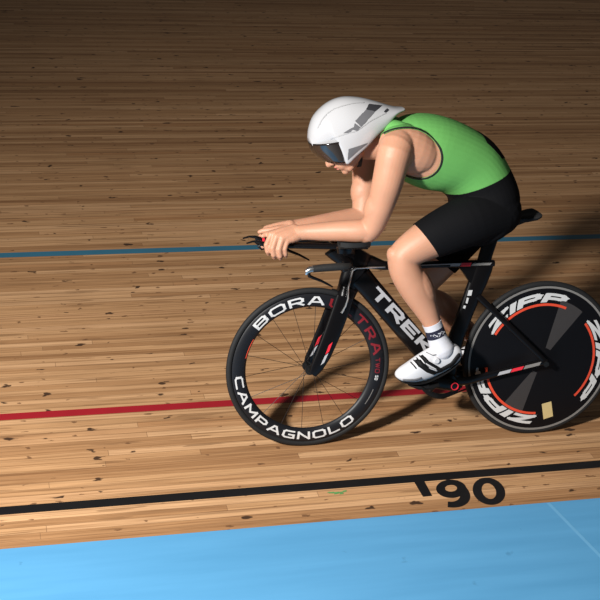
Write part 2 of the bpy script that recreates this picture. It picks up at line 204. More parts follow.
# ------------------------------------------------------------------ mesh helpers
class MB:
    def __init__(s): s.v = []; s.f = []
    def add(s, v, f):
        o = len(s.v); s.v += [V(p) for p in v]; s.f += [tuple(i + o for i in q) for q in f]; return s
    def loft(s, rings, cap=True, closed=False):
        n = len(rings[0]); v = [p for r in rings for p in r]; f = []
        m = len(rings)
        for i in range(m if closed else m - 1):
            a, b = i * n, ((i + 1) % m) * n
            for j in range(n):
                k = (j + 1) % n; f.append((a + j, a + k, b + k, b + j))
        if cap and not closed:
            f.append(tuple(range(n - 1, -1, -1))); f.append(tuple(range((m - 1) * n, m * n)))
        return s.add(v, f)
    def limb(s, pts, n=20, flat=None):
        """round tapered tube with rounded ends; pts = (Vector, radius)"""
        P = [V(p) for p, r in pts]; R = [r for p, r in pts]
        t0 = (P[1] - P[0]).normalized(); t1 = (P[-1] - P[-2]).normalized()
        pre = [(P[0] - t0 * R[0] * math.sin(a), R[0] * math.cos(a)) for a in (1.45, 1.15, .8, .4)]
        post = [(P[-1] + t1 * R[-1] * math.sin(a), R[-1] * math.cos(a)) for a in (.4, .8, 1.15, 1.45)]
        Q = pre + list(zip(P, R)) + post
        return s.tube([q for q, r in Q], [r for q, r in Q], n)
    def tube(s, P, R, n=10, cap=True, closed=False):
        P = [V(p) for p in P]; m = len(P)
        if not isinstance(R, (list, tuple)): R = [R] * m
        rings = []; up = None
        for i in range(m):
            if closed: t = P[(i + 1) % m] - P[i - 1]
            else: t = P[min(i + 1, m - 1)] - P[max(i - 1, 0)]
            t.normalize()
            if up is None:
                up = V((0, 1, 0)) if abs(t.y) < .9 else V((0, 0, 1))
            up = (up - t * up.dot(t)).normalized(); w = t.cross(up)
            rings.append([P[i] + (up * math.cos(a) + w * math.sin(a)) * R[i] for a in [2 * PI * j / n for j in range(n)]])
        return s.loft(rings, cap, closed)
    def blade(s, pts, n=28, e=2.6, cap=True):
        """aero tube: pts = (x,y,z, half chord, half thickness); thickness lies along y"""
        P = [V(p[:3]) for p in pts]; rings = []; m = len(P)
        for i in range(m):
            t = (P[min(i + 1, m - 1)] - P[max(i - 1, 0)]).normalized()
            th = V((0, 1, 0)); th = (th - t * th.dot(t)).normalized(); ch = t.cross(th)
            r = []
            for j in range(n):
                a = 2 * PI * j / n; c, q = math.cos(a), math.sin(a)
                r.append(P[i] + ch * pts[i][3] * math.copysign(abs(c) ** (2 / e), c) + th * pts[i][4] * math.copysign(abs(q) ** (2 / e), q))
            rings.append(r)
        return s.loft(rings, cap)
    def ell(s, c, ax, nu=20, nv=14):
        """ellipsoid; ax = three axis vectors"""
        c = V(c); ax = [V(a) for a in ax]
        rings = []
        for i in range(1, nv):
            t = PI * i / nv
            rings.append([c + ax[2] * math.cos(t) + (ax[0] * math.cos(2 * PI * j / nu) + ax[1] * math.sin(2 * PI * j / nu)) * math.sin(t) for j in range(nu)])
        return s.loft(rings)
    def ball(s, c, r, n=16): return s.ell(c, [(r, 0, 0), (0, r, 0), (0, 0, r)], n, max(8, n // 2 + 2))
    def revolve(s, c, prof, n=96, closed=True):
        """profile (radius, y) turned about the y axis through c"""
        c = V(c); rings = []
        for i in range(n):
            a = 2 * PI * i / n
            rings.append([c + V((r * math.cos(a), y, r * math.sin(a))) for r, y in prof])
        m = len(prof); v = [p for r in rings for p in r]; f = []
        for i in range(n):
            a, b = i * m, ((i + 1) % n) * m
            for j in range(m if closed else m - 1):
                k = (j + 1) % m; f.append((a + j, b + j, b + k, a + k))
        return s.add(v, f)
    def cyl(s, a, b, r, n=24, r2=None): return s.tube([a, b], [r, r2 if r2 else r], n)
    def plate(s, outline, y0, y1):
        """prism: outline of (x,z), from y0 to y1"""
        n = len(outline); v = [(x, y0, z) for x, z in outline] + [(x, y1, z) for x, z in outline]
        f = [tuple(range(n)), tuple(range(2 * n - 1, n - 1, -1))] + [(i, n + i, n + (i + 1) % n, (i + 1) % n) for i in range(n)]
        return s.add(v, f)
    def build(s, name, m, parent=None, smooth=True, bevel=0, sub=0, ang=None):
        me = bpy.data.meshes.new(name)
        off = V(parent['_o']) if parent and '_o' in parent else V((0, 0, 0))
        me.from_pydata([p - off for p in s.v], [], s.f); me.validate()
        bm = bmesh.new(); bm.from_mesh(me); bmesh.ops.remove_doubles(bm, verts=bm.verts, dist=1e-6)
        bmesh.ops.recalc_face_normals(bm, faces=bm.faces); bm.to_mesh(me); bm.free()
        if smooth:
            me.polygons.foreach_set('use_smooth', [True] * len(me.polygons))
            try: me.set_sharp_from_angle(angle=math.radians(ang or 40))
            except Exception: pass
        o = bpy.data.objects.new(name, me); C.objects.link(o); me.materials.append(m)
        if parent: o.parent = parent; o['_o'] = tuple(off)
        if bevel:
            b = o.modifiers.new('b', 'BEVEL'); b.width = bevel; b.segments = 2; b.limit_method = 'ANGLE'
        if sub:
            b = o.modifiers.new('s', 'SUBSURF'); b.levels = sub; b.render_levels = sub
        return o
def empty(name, loc, label, cat):
    o = bpy.data.objects.new(name, None); C.objects.link(o); o.location = loc; o.empty_display_size = .1
    o['label'] = label; o['category'] = cat; o['_o'] = tuple(loc); return o

# stroke lettering: each letter is polylines in a unit-high cell
FONT = {
 'C': (.85, [[(.85, 1), (.17, 1), (0, .83), (0, .17), (.17, 0), (.85, 0)]]),
 'A': (.95, [[(0, 0), (.38, 1), (.57, 1), (.95, 0)], [(.17, .32), (.78, .32)]]),
 'M': (1., [[(0, 0), (0, 1), (.5, .3), (1., 1), (1., 0)]]),
 'P': (.82, [[(0, 0), (0, 1), (.67, 1), (.82, .86), (.82, .54), (.67, .4), (0, .4)]]),
 'G': (.88, [[(.88, 1), (.17, 1), (0, .83), (0, .17), (.17, 0), (.88, 0), (.88, .48), (.48, .48)]]),
 'N': (.88, [[(0, 0), (0, 1), (.88, 0), (.88, 1)]]),
 'O': (.95, [[(.5, 1), (.17, 1), (0, .83), (0, .17), (.17, 0), (.78, 0), (.95, .17), (.95, .83), (.78, 1), (.5, 1)]]),
 'L': (.75, [[(0, 1), (0, 0), (.75, 0)]]),
 'B': (.82, [[(0, 0), (0, 1), (.66, 1), (.79, .88), (.79, .64), (.66, .52), (0, .52)], [(.66, .52), (.82, .4), (.82, .13), (.67, 0), (0, 0)]]),
 'R': (.85, [[(0, 0), (0, 1), (.67, 1), (.82, .86), (.82, .56), (.67, .42), (0, .42)], [(.42, .42), (.85, 0)]]),
 'U': (.85, [[(0, 1), (0, .17), (.17, 0), (.68, 0), (.85, .17), (.85, 1)]]),
 'T': (.85, [[(0, 1), (.85, 1)], [(.425, 1), (.425, 0)]]),
 'E': (.78, [[(.78, 1), (0, 1), (0, 0), (.78, 0)], [(0, .5), (.68, .5)]]),
 'K': (.85, [[(0, 0), (0, 1)], [(.8, 1), (.12, .5), (.85, 0)]]),
 'I': (.0, [[(0, 0), (0, 1)]]),
 'Z': (.85, [[(0, 1), (.85, 1), (0, 0), (.85, 0)]]),
 'W': (1.1, [[(0, 1), (.28, 0), (.55, .9), (.82, 0), (1.1, 1)]]),
 '5': (.7, [[(.7, 1), (0, 1), (0, .55), (.55, .55), (.7, .42), (.7, .13), (.55, 0), (0, 0)]]),
 '0': (.7, [[(.35, 1), (.12, 1), (0, .85), (0, .15), (.12, 0), (.58, 0), (.7, .15), (.7, .85), (.58, 1), (.35, 1)]]),
}
def lettering(mb, text, fmap, th=.2, gap=.28, xs=1., shear=0., step=.12, sy=-1):
    """fmap(u, v): u = running length in letter heights, v in 0..1"""
    x = th / 2; idx = 0
    for ch in text:
        if ch == ' ': x += .6; continue
        w, strokes = FONT[ch]; w *= xs
        for st in strokes:
            pts = [V((p[0] * xs, p[1])) for p in st]
            for a, b in zip(pts, pts[1:]):
                d = b - a; ln = d.length; d = d / ln; nn = V((-d.y, d.x)) * th / 2
                a2, b2 = a - d * th * .42, b + d * th * .42
                k = max(1, int((b2 - a2).length / step))
                vs = []; fs = []
                for i in range(k + 1):
                    q = a2 + (b2 - a2) * i / k
                    for sg in (-1, 1):
                        r = q + nn * sg
                        yy = th / 2 + r.y * (1 - th)
                        vs.append(fmap(x + r.x + shear * (yy - .5), yy))
                for i in range(k): fs.append((2 * i, 2 * i + 1, 2 * i + 3, 2 * i + 2))
                idx += 1; mb.add([q + V((0, sy * (idx % 9) * 4e-5, 0)) for q in vs], fs)
        x += w + th + gap
    return x
def text_len(text, th, gap, xs):
    return sum(.6 if c == ' ' else FONT[c][0] * xs + th + gap for c in text) - gap

# ------------------------------------------------------------------ setting: banked board track
nrm, tX, tY = V(D['track']['nrm']), V(D['track']['tX']), V(D['track']['tY'])
TO = -tY * D['track']['s0']
TM = Matrix((tX, tY, nrm)).transposed().to_4x4(); TM.translation = TO
def slab(name, t0, t1, s0, s1, z0, z1, m, parent=None):
    mb = MB(); mb.add([(t, s, z) for z in (z0, z1) for s in (s0, s1) for t in (t0, t1)],
        [(0, 2, 3, 1), (4, 5, 7, 6), (0, 1, 5, 4), (2, 6, 7, 3), (0, 4, 6, 2), (1, 3, 7, 5)])
    o = mb.build(name, m, parent, smooth=False); return o
floor = slab('floor', -7, 13, 0, 10.5, -.04, 0, M['wood']); floor.matrix_world = TM
floor['kind'] = 'structure'; floor['label'] = 'banked velodrome track of narrow knotty pine boards'
band = slab('floor_blue_band', -7, 13, -1.3, 0, -.04, 0, M['bluepaint']); band.matrix_world = TM
band['kind'] = 'structure'; band['label'] = 'sky blue painted band along the bottom of the track'
apron = slab('floor_apron', -7, 13, -9, -1.3, -.05, -.012, M['apron']); apron.matrix_world = TM
apron['kind'] = 'structure'; apron['label'] = 'grey flat apron inside the blue band'
def line(name, s0, s1, m, label):
    mb = MB(); n = 60; z = .0008
    mb.add([(-7 + 20 * i / n, s, z) for i in range(n + 1) for s in (s0, s1)], [(2 * i, 2 * i + 2, 2 * i + 3, 2 * i + 1) for i in range(n)])
    o = mb.build(name, m, floor, smooth=False); o['label'] = label
line('painted_line', .20, .25, M['blackline'], 'black painted measuring line')
line('painted_line', .85, .90, M['redline'], 'red painted sprinters line')
line('painted_line', 2.445, 2.505, M['blueline'], 'blue painted stayers line')
# seam across the blue band
mb = MB(); (a0, a1), (b0, b1) = D['seam']
da = V((b0 - a0, b1 - a1)).normalized(); na = V((-da.y, da.x)) * .007
A0 = V((a0, a1)); B0 = A0 + da * 1.0
mb.add([(*(A0 - na), .0006), (*(A0 + na), .0006), (*(B0 + na), .0006), (*(B0 - na), .0006)], [(0, 1, 2, 3)])
o = mb.build('panel_seam', mat('pale_seam', (.135, .38, .62), .6), band, smooth=False)
# numerals '90
def ring(mb, outer, inner, z=.0012):
    n = len(outer); mb.add([(*p, z) for p in outer] + [(*p, z) for p in inner], [(i, (i + 1) % n, n + (i + 1) % n, n + i) for i in range(n)])
def el(cx, cy, rx, ry, sh, n=48): return [(cx + rx * math.cos(a) + sh * ry * math.sin(a), cy + ry * math.sin(a)) for a in [2 * PI * i / n for i in range(n)]]
mb = MB(); SH = .20
ring(mb, el(.641, .103, .066, .090, SH), el(.641, .103, .029, .052, SH))
ring(mb, el(.497, .138, .062, .060, SH), el(.497, .141, .025, .022, SH))
# tail of the nine: an arc from the bowl's right side to the lower left
ou = []; inn = []
for i in range(20):
    a = math.radians(15 - 125 * i / 19)
    ou.append((.472 + .089 * math.cos(a), .118 + .102 * math.sin(a))); inn.append((.472 + .050 * math.cos(a), .118 + .064 * math.sin(a)))
mb.add([(*p, .0013) for p in ou + inn], [(i, i + 1, 20 + i + 1, 20 + i) for i in range(19)])
ap = [tuple(p) for p in D['apos']]
mb.add([(*p, .0012) for p in ap], [(0, 1, 2, 3)])
o = mb.build('distance_marking', M['blackline'], floor, smooth=False); o['label'] = "black painted numerals '90"
mb = MB(); (g0, h0), (g1, h1) = D['green_scrap']
rr = random.Random(2)
for i in range(7):
    x = g0 + (g1 - g0) * (i + rr.random()) / 7; y = (h0 + h1) / 2 + rr.uniform(-.008, .008); w = rr.uniform(.006, .014); h = rr.uniform(.003, .008)
    mb.add([(x - w, y - h, .0011 + i * .00002), (x + w * .7, y - h * .6, .0011 + i * .00002), (x + w, y + h, .0011 + i * .00002), (x - w * .5, y + h * .7, .0011 + i * .00002)], [(0, 1, 2, 3)])
o = mb.build('paint_mark', M['greenscrap'], floor, smooth=False); o['label'] = 'small patch of worn green paint'

# ------------------------------------------------------------------ bicycle
FW, RW = V((0, 0, .335)), V((.985, 0, .335))
BB = V((.587, 0, .265))
bike = empty('track_bicycle', (.49, 0, 0), 'glossy black time trial bicycle with rear disc wheel on the pine track', 'bicycle')
def disp(name, mb, m, parent=None, label=None, **k):
    o = mb.build(name, m, parent if parent else bike, **k)
    if label: o['label'] = label
    return o
# frame
mb = MB()
mb.blade([(.208, 0, .812, .046, .021), (.192, 0, .785, .050, .024), (.172, 0, .735, .050, .025), (.150, 0, .685, .040, .025), (.142, 0, .652, .036, .025)], e=2.4)
mb.blade([(.175, 0, .785, .030, .020), (.235, 0, .768, .027, .019), (.29, 0, .752, .018, .018), (.34, 0, .748, .0135, .017), (.5, 0, .751, .0125, .0165), (.66, 0, .751, .013, .017), (.752, 0, .751, .0125, .016)], e=3)
mb.blade([(.19, 0, .712, .050, .0265), (.225, 0, .676, .045, .0265), (.372, 0, .510, .044, .0265), (.50, 0, .365, .043, .0265), (.565, 0, .288, .042, .0265), (.59, 0, .262, .035, .028)], e=4.5)
mb.blade([(.712, 0, .757, .040, .017), (.706, 0, .73, .042, .017), (.690, 0, .675, .040, .017), (.672, 0, .625, .036, .017), (.645, 0, .54, .034, .017), (.617, 0, .45, .034, .018), (.598, 0, .36, .033, .02), (.587, 0, .265, .036, .028)], e=2.6)
mb.plate([(.60, .742), (.70, .742), (.69, .66), (.655, .672), (.628, .708)], -.013, .013)
for s in (-1, 1):
    mb.blade([(.690, .012 * s, .618, .013, .008), (.725, .024 * s, .586, .013, .007), (.79, .036 * s, .526, .012, .0065), (.965, .066 * s, .362, .011, .0065), (.985, .068 * s, .337, .014, .006)], n=16)
    mb.blade([(.59, .034 * s, .262, .020, .009), (.66, .036 * s, .262, .017, .008), (.80, .046 * s, .298, .0155, .0075), (.95, .066 * s, .338, .013, .007), (.992, .069 * s, .342, .012, .006)], n=16)
mb.cyl((BB.x, -.044, BB.z), (BB.x, .044, BB.z), .026)
frame = disp('frame', mb, M['carbon'], label='glossy black aero frame with lettered down tube')
# lettering on the down tube (near side)
a, b = V((.2455, 0, .662)), V((.503, 0, .3895)); dl = (b - a).normalized(); pu = V((-dl.z, 0, dl.x)); pu = pu if pu.z > 0 else -pu
H = .052; xs = 1.35; tlen = text_len('TREK', .32, .16, xs)
kx = (b - a).length / tlen
for sgn in (-1, 1):
    mb = MB()
    def fm(u, v, sgn=sgn):
        if sgn > 0: u = tlen - u; v = 1 - v
        return a + dl * (u * kx) + pu * (v - .5) * H + V((0, sgn * .0275, 0))
    lettering(mb, 'TREK', fm, .32, .16, xs, step=.3, sy=sgn)
    disp('maker_lettering', mb, M['silverprint'], frame, 'silver block lettering on black tube', smooth=False)
for s in (-1, 1):
    mb = MB(); y = .0185 * s
    st = [(.34, .7515), (.44, .7535), (.53, .755), (.58, .755)]
    for (x0, z0), (x1, z1) in zip(st, st[1:]): mb.add([(x0, y, z0 - .0022), (x1, y, z1 - .0022), (x1, y, z1 + .0022), (x0, y, z0 + .0022)], [(0, 1, 2, 3)])
    disp('silver_stripe', mb, M['silverprint'], frame, smooth=False)
    def dec(name, x0, z0, x1, z1, h, y0, y1, m, sl=.008):
        q = MB(); q.add([(x0, y0, z0 - h), (x1, y1, z1 - h), (x1 + sl, y1, z1 + h), (x0 + sl, y0, z0 + h)], [(0, 1, 2, 3)])
        disp(name, q, m, frame, smooth=False)
    dec('silver_decal', .56, .752, .60, .752, .006, y * .98, y * .98, M['silverprint'])
    dec('red_decal', .602, .752, .645, .752, .0075, y * .98, y * .98, M['redprint'])
    dec('grey_decal', .65, .752, .73, .752, .005, y * .95, y * .95, M['greyline'])
    cs = lambda x: (.0475 + (x - .80) * .1333 + .009) * s
    cz = lambda x: .298 + (x - .80) * .2667
    for nm, x0, x1, mm in (('silver_decal', .785, .835, 'silverprint'), ('red_decal', .838, .885, 'redprint'), ('grey_decal', .89, .955, 'greyline')):
        dec(nm, x0, cz(x0), x1, cz(x1), .0078, cs(x0), cs(x1), M[mm])
mb = MB(); y = -.0195
mb.add([(.646, y, .645), (.663, y, .645), (.659, y, .622), (.642, y, .622)], [(0, 1, 2, 3)])
mb.add([(.641, y, .615), (.650, y, .612), (.645, y, .588), (.637, y, .592)], [(0, 1, 2, 3)])
mb.add([(.630, y, .582), (.640, y, .580), (.637, y, .568), (.627, y, .570)], [(0, 1, 2, 3)])
disp('white_decal', mb, M['white'], frame, smooth=False)
# fork
mb = MB()
mb.blade([(.150, 0, .668, .040, .034), (.138, 0, .635, .036, .042), (.128, 0, .615, .030, .046)], e=3)
for s in (-1, 1):
    mb.blade([(.128, .040 * s, .640, .036, .010), (.110, .043 * s, .58, .036, .009), (.080, .047 * s, .49, .035, .0085), (.047, .051 * s, .405, .032, .008), (.020, .054 * s, .352, .026, .0075), (.006, .055 * s, .325, .015, .006)], n=24)
fork = disp('fork', mb, M['carbon'])
for s in (-1, 1):
    for nm, (x0, z0), (x1, z1), mm, w in (('red_decal', (.073, .452), (.059, .415), 'redprint', .0075), ('silver_decal', (.057, .408), (.041, .372), 'silverprint', .0075)):
        mb = MB(); y0 = s * (.0585 if mm == 'redprint' else .061)
        mb.add([(x0 - w, y0, z0 - .004), (x0 + w, y0, z0 + .008), (x1 + w, y0 + s * .002, z1 + .006), (x1 - w, y0 + s * .002, z1 - .006)], [(0, 1, 2, 3)])
        disp(nm, mb, M[mm], fork, smooth=False)
        if s > 0:   # inner face of the far blade shows through the wheel
            mb = MB(); y0 = .040
            mb.add([(x0 - w - .02, y0, z0 - .004), (x0 + w - .02, y0, z0 + .008), (x1 + w - .02, y0 + .002, z1 + .006), (x1 - w - .02, y0 + .002, z1 - .006)], [(0, 1, 2, 3)])
            disp(nm, mb, M[mm], fork, smooth=False)
mb = MB(); mb.tube([(.29, -.023, .752), (.22, -.028, .752), (.168, -.032, .752), (.155, -.034, .742), (.147, -.036, .71), (.140, -.038, .675), (.137, -.05, .635), (.128, -.053, .605), (.113, -.055, .577)], .0038, 8)
disp('brake_cable', mb, M['metal'], label='silver grey cable housing')
# wheels
def rim_map(c, r0, r1, y, phi0, dphi, out=True):
    """text on a rim's near side; u runs along the arc, v from inner to outer"""
    def g(u, v):
        r = r0 + (r1 - r0) * v if out else r1 - (r1 - r0) * v
        a = phi0 + dphi * u
        return V((c.x + r * math.cos(a), y(r) if callable(y) else y, c.z + r * math.sin(a)))
    return g
def arc_text(parent, name, text, c, r0, r1, y, d0, d1, m, th, gap, out, shear=0., label=None, xs=1.2):
    tl = text_len(text, th, gap, xs)
    mb = MB(); lettering(mb, text, rim_map(c, r0, r1, y, math.radians(d0), math.radians(d1 - d0) / tl, out), th, gap, xs, shear)
    return disp(name, mb, m, parent, label, smooth=False)
fwheel = MB().revolve(FW, [(.3115, .0095), (.306, .0125), (.285, .0135), (.265, .010), (.2575, .004), (.2555, 0), (.2575, -.004), (.265, -.010), (.285, -.0135), (.306, -.0125), (.3115, -.0095)])
wheel = disp('spoked_wheel', fwheel, M['rim'], label='deep rimmed spoked front wheel with white and red lettering')
tyre_prof = lambda w=.0115: [(.3225 + w * 1.05 * math.cos(a), w * math.sin(a)) for a in [2 * PI * i / 14 for i in range(14)]]
disp('tyre', MB().revolve(FW, tyre_prof()), M['rubber'], wheel)
mb = MB().cyl(FW + V((0, -.046, 0)), FW + V((0, .046, 0)), .011); mb.cyl(FW + V((0, -.030, 0)), FW + V((0, -.022, 0)), .02); mb.cyl(FW + V((0, .022, 0)), FW + V((0, .030, 0)), .02)
disp('hub', mb, M['spoke'], wheel)
for i in range(18):
    a = 2 * PI * i / 18 + .1; s = 1 if i % 2 else -1; da = .55 * (1 if (i // 2) % 2 else -1)
    mb = MB().tube([FW + V((.02 * math.cos(a + da), .026 * s, .02 * math.sin(a + da))), FW + V((.258 * math.cos(a), .002 * s, .258 * math.sin(a)))], .00105, 6)
    disp('spoke', mb, M['spoke'], wheel)
ry = lambda r: -(.0136 if r < .290 else .0136 - (r - .290) * .06) - (.0004 if r > .27 else .0004) + (0 if r > .283 else (.283 - r) * .17)
arc_text(wheel, 'rim_lettering', 'BORA', FW, .266, .303, ry, 141, 79, M['white'], .23, .26, True, label='white lettering on black rim', xs=1.25)
arc_text(wheel, 'rim_lettering', 'ULTRA', FW, .266, .303, ry, 75, 10, M['darkred'], .23, .34, True, label='dark red lettering on black rim', xs=1.05)
arc_text(wheel, 'rim_lettering', 'TWO', FW, .274, .294, ry, 7, -6, M['darkred'], .2, .25, True, xs=1.)
arc_text(wheel, 'rim_lettering', '50', FW, .278, .292, ry, -8, -12, M['white'], .26, .25, True, xs=1.)
arc_text(wheel, 'rim_lettering', 'CAMPAGNOLO', FW, .268, .303, ry, 184, 311, M['white'], .23, .25, False, label='white lettering on black rim', xs=1.2)
for d0, d1, r, mk in ((150, 168, .262, 'orange'), (-20, -34, .286, 'greyline')):
    mb = MB(); n = 8; mb.add([FW + V((q * math.cos(math.radians(d0 + (d1 - d0) * i / n)), ry(q), q * math.sin(math.radians(d0 + (d1 - d0) * i / n)))) for i in range(n + 1) for q in (r, r + .0028)], [(2 * i, 2 * i + 1, 2 * i + 3, 2 * i + 2) for i in range(n)])
    disp('rim_mark', mb, M[mk], wheel, smooth=False)
# rear disc
dp = [(.312, .0105), (.300, .0125), (.2, .017), (.1, .0215), (.045, .026), (.030, .032), (.0, .032), (0, -.032), (.030, -.032), (.045, -.026), (.1, -.0215), (.2, -.017), (.300, -.0125), (.312, -.0105)]
dy = lambda r: -(0.0125 + (.300 - r) * .045 if r > .2 else .017 + (.2 - r) * .045 if r > .1 else .0215 + (.1 - r) * .082) - .0007
disc = disp('disc_wheel', MB().revolve(RW, dp), M['disc'], label='matt black rear disc wheel with white and orange lettering')
disp('tyre', MB().revolve(RW, tyre_prof()), M['rubber'], disc)
mb = MB().revolve(RW, [(.3065, -.0126), (.3150, -.0126), (.3150, -.0108), (.3065, -.0108)])
mb.revolve(RW, [(.3065, .0126), (.3150, .0126), (.3150, .0108), (.3065, .0108)])
disp('rim_edge', mb, M['greyline'], disc, 'pale grey ring at the tyre edge')
def sector(mb, d0, d1, r0, r1, n=14, m=6, off=0., taper=0.):
    vs = []
    for i in range(n + 1):
        t = i / n; a = math.radians(d0 + (d1 - d0) * t)
        for j in range(m + 1):
            rr0 = r0 + taper * abs(t - .5); r = rr0 + (r1 - rr0) * j / m
            vs.append(RW + V((r * math.cos(a), dy(r) - off, r * math.sin(a))))
    mb.add(vs, [(i * (m + 1) + j, i * (m + 1) + j + 1, (i + 1) * (m + 1) + j + 1, (i + 1) * (m + 1) + j) for i in range(n) for j in range(m)])
for d0, d1, r0, r1 in ((50, 75, .055, .262), (232, 255, .055, .25)):  # opposite fabric panels, bow-tie highlight painted on as lighter grey
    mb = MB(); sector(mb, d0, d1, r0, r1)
    disp('fabric_sheen_panel', mb, M['wedge'], disc, 'carbon fabric wedge, its sheen painted in lighter grey', smooth=False)
for cdeg in (110, -2, 229):
    mb = MB(); n = 24
    for k, (w0, w1) in enumerate(((40, 40),)):
        sector(mb, cdeg + 41, cdeg - 43, .233, .2435, n=24, m=2, off=.0004)
    disp('orange_underline', mb, M['orange'], disc, smooth=False)
    mb = MB()
    tl = text_len('ZIPP', .42, .12, 1.35)
    lettering(mb, 'ZIPP', rim_map(RW, .243, .291, lambda r: dy(r) - .0008, math.radians(cdeg + 40), math.radians(-80) / tl), .42, .12, 1.35, .45)
    disp('disc_lettering', mb, M['white'], disc, 'white slanted lettering on black disc', smooth=False)
mb = MB(); g = [(1.008, .137), (1.050, .147), (1.066, .078), (1.024, .066)]
mb.add([(x, dy(math.hypot(x - RW.x, z - RW.z)) - .001, z) for x, z in g], [(0, 1, 2, 3)])
disp('gold_sticker', mb, M['gold'], disc, 'square gold sticker', smooth=False)
mb = MB(); mb.ell((.7115, dy(.275) - .0005, .300), [(.006, 0, 0), (0, .001, 0), (0, 0, .011)], 14, 8)
disp('valve_patch', mb, M['silverprint'], disc, 'small pale oval valve cover')
mb = MB().cyl(RW + V((0, -.075, 0)), RW + V((0, .075, 0)), .009); mb.cyl(RW + V((0, -.080, 0)), RW + V((0, -.074, 0)), .0125, 6)
disp('axle', mb, M['spoke'], disc)
# drivetrain (far side) and cranks
P_l = V((.424, -.145, .2935)); P_r = BB * 2 - V((.424, 0, .2935)); P_r.y = .145
cr = disp('crankset', MB().cyl((BB.x, -.088, BB.z), (BB.x, .075, BB.z), .0125), M['carbon'])
for s, P in ((-1, P_l), (1, P_r)):
    y = .086 * s
    mb = MB(); d = V((P.x - BB.x, 0, P.z - BB.z))
    mb.blade([(BB.x - d.x * .12, y, BB.z - d.z * .12, .010, .008), (BB.x, y, BB.z, .025, .012), (BB.x + d.x * .25, y, BB.z + d.z * .25, .024, .010), (BB.x + d.x * .8, y, BB.z + d.z * .8, .020, .009), (P.x, y, P.z, .014, .009), (P.x + d.x * .07, y, P.z + d.z * .07, .008, .006)], n=20)
    disp('crank_arm', mb, M['carbon'], cr)
mb = MB().revolve(V((BB.x, -.0995, BB.z)), [(.0130, -.001), (.0158, -.001), (.0158, .004), (.0130, .004)], 32)
disp('bolt_ring', mb, M['redprint'], cr, 'red anodised ring on the crank')
mb = MB(); cy = .047
prof = [(.098, -.002), (.104, -.002), (.104, .002), (.098, .002)]
mb.revolve((BB.x, cy, BB.z), [(.086, -.003), (.103, -.003), (.1045, 0), (.103, .003), (.086, .003)], 96)
for i in range(5):
    a = 2 * PI * i / 5 + .3; mb.tube([(BB.x, cy, BB.z), (BB.x + .09 * math.cos(a), cy, BB.z + .09 * math.sin(a))], [.016, .01], 10)
for i in range(50):
    a = 2 * PI * i / 50; c0 = V((BB.x + .105 * math.cos(a), cy, BB.z + .105 * math.sin(a))); mb.ell(c0, [(.0025, 0, 0), (0, .0012, 0), (0, 0, .0025)], 6, 4)
disp('chainring', mb, M['spoke'], cr)
mb = MB().revolve((RW.x, cy, RW.z), [(.018, -.002), (.029, -.002), (.0305, 0), (.029, .002), (.018, .002)], 40)
disp('sprocket', mb, M['spoke'], disc)
mb = MB(); loop = []
for i in range(25):
    a = PI / 2 + .07 + PI * i / 24 ; loop.append((BB.x + .106 * math.cos(a), cy, BB.z + .106 * math.sin(a)))
for i in range(1, 12): pass
for i in range(13):
    a = -PI / 2 + .07 + PI * i / 12; loop.append((RW.x + .0315 * math.cos(a), cy, RW.z + .0315 * math.sin(a)))
full = []
for p, q in zip(loop, loop[1:] + loop[:1]):
    k = max(1, int((V(q) - V(p)).length / .0127)); full += [V(p).lerp(V(q), j / k) for j in range(k)]
mb.tube(full, .0034, 6, closed=True)
disp('chain', mb, M['spoke'])
for P, s in ((P_l, -1), (P_r, 1)):
    mb = MB().cyl((P.x, .09 * s, P.z), (P.x, .19 * s, P.z), .0055)
    mb.blade([(P.x - .048, P.y, P.z + .006, .004, .014), (P.x - .01, P.y, P.z - .002, .011, .026), (P.x + .04, P.y, P.z - .004, .013, .027), (P.x + .075, P.y, P.z + .002, .007, .018)], n=16)
    disp('pedal', mb, M['sole'])
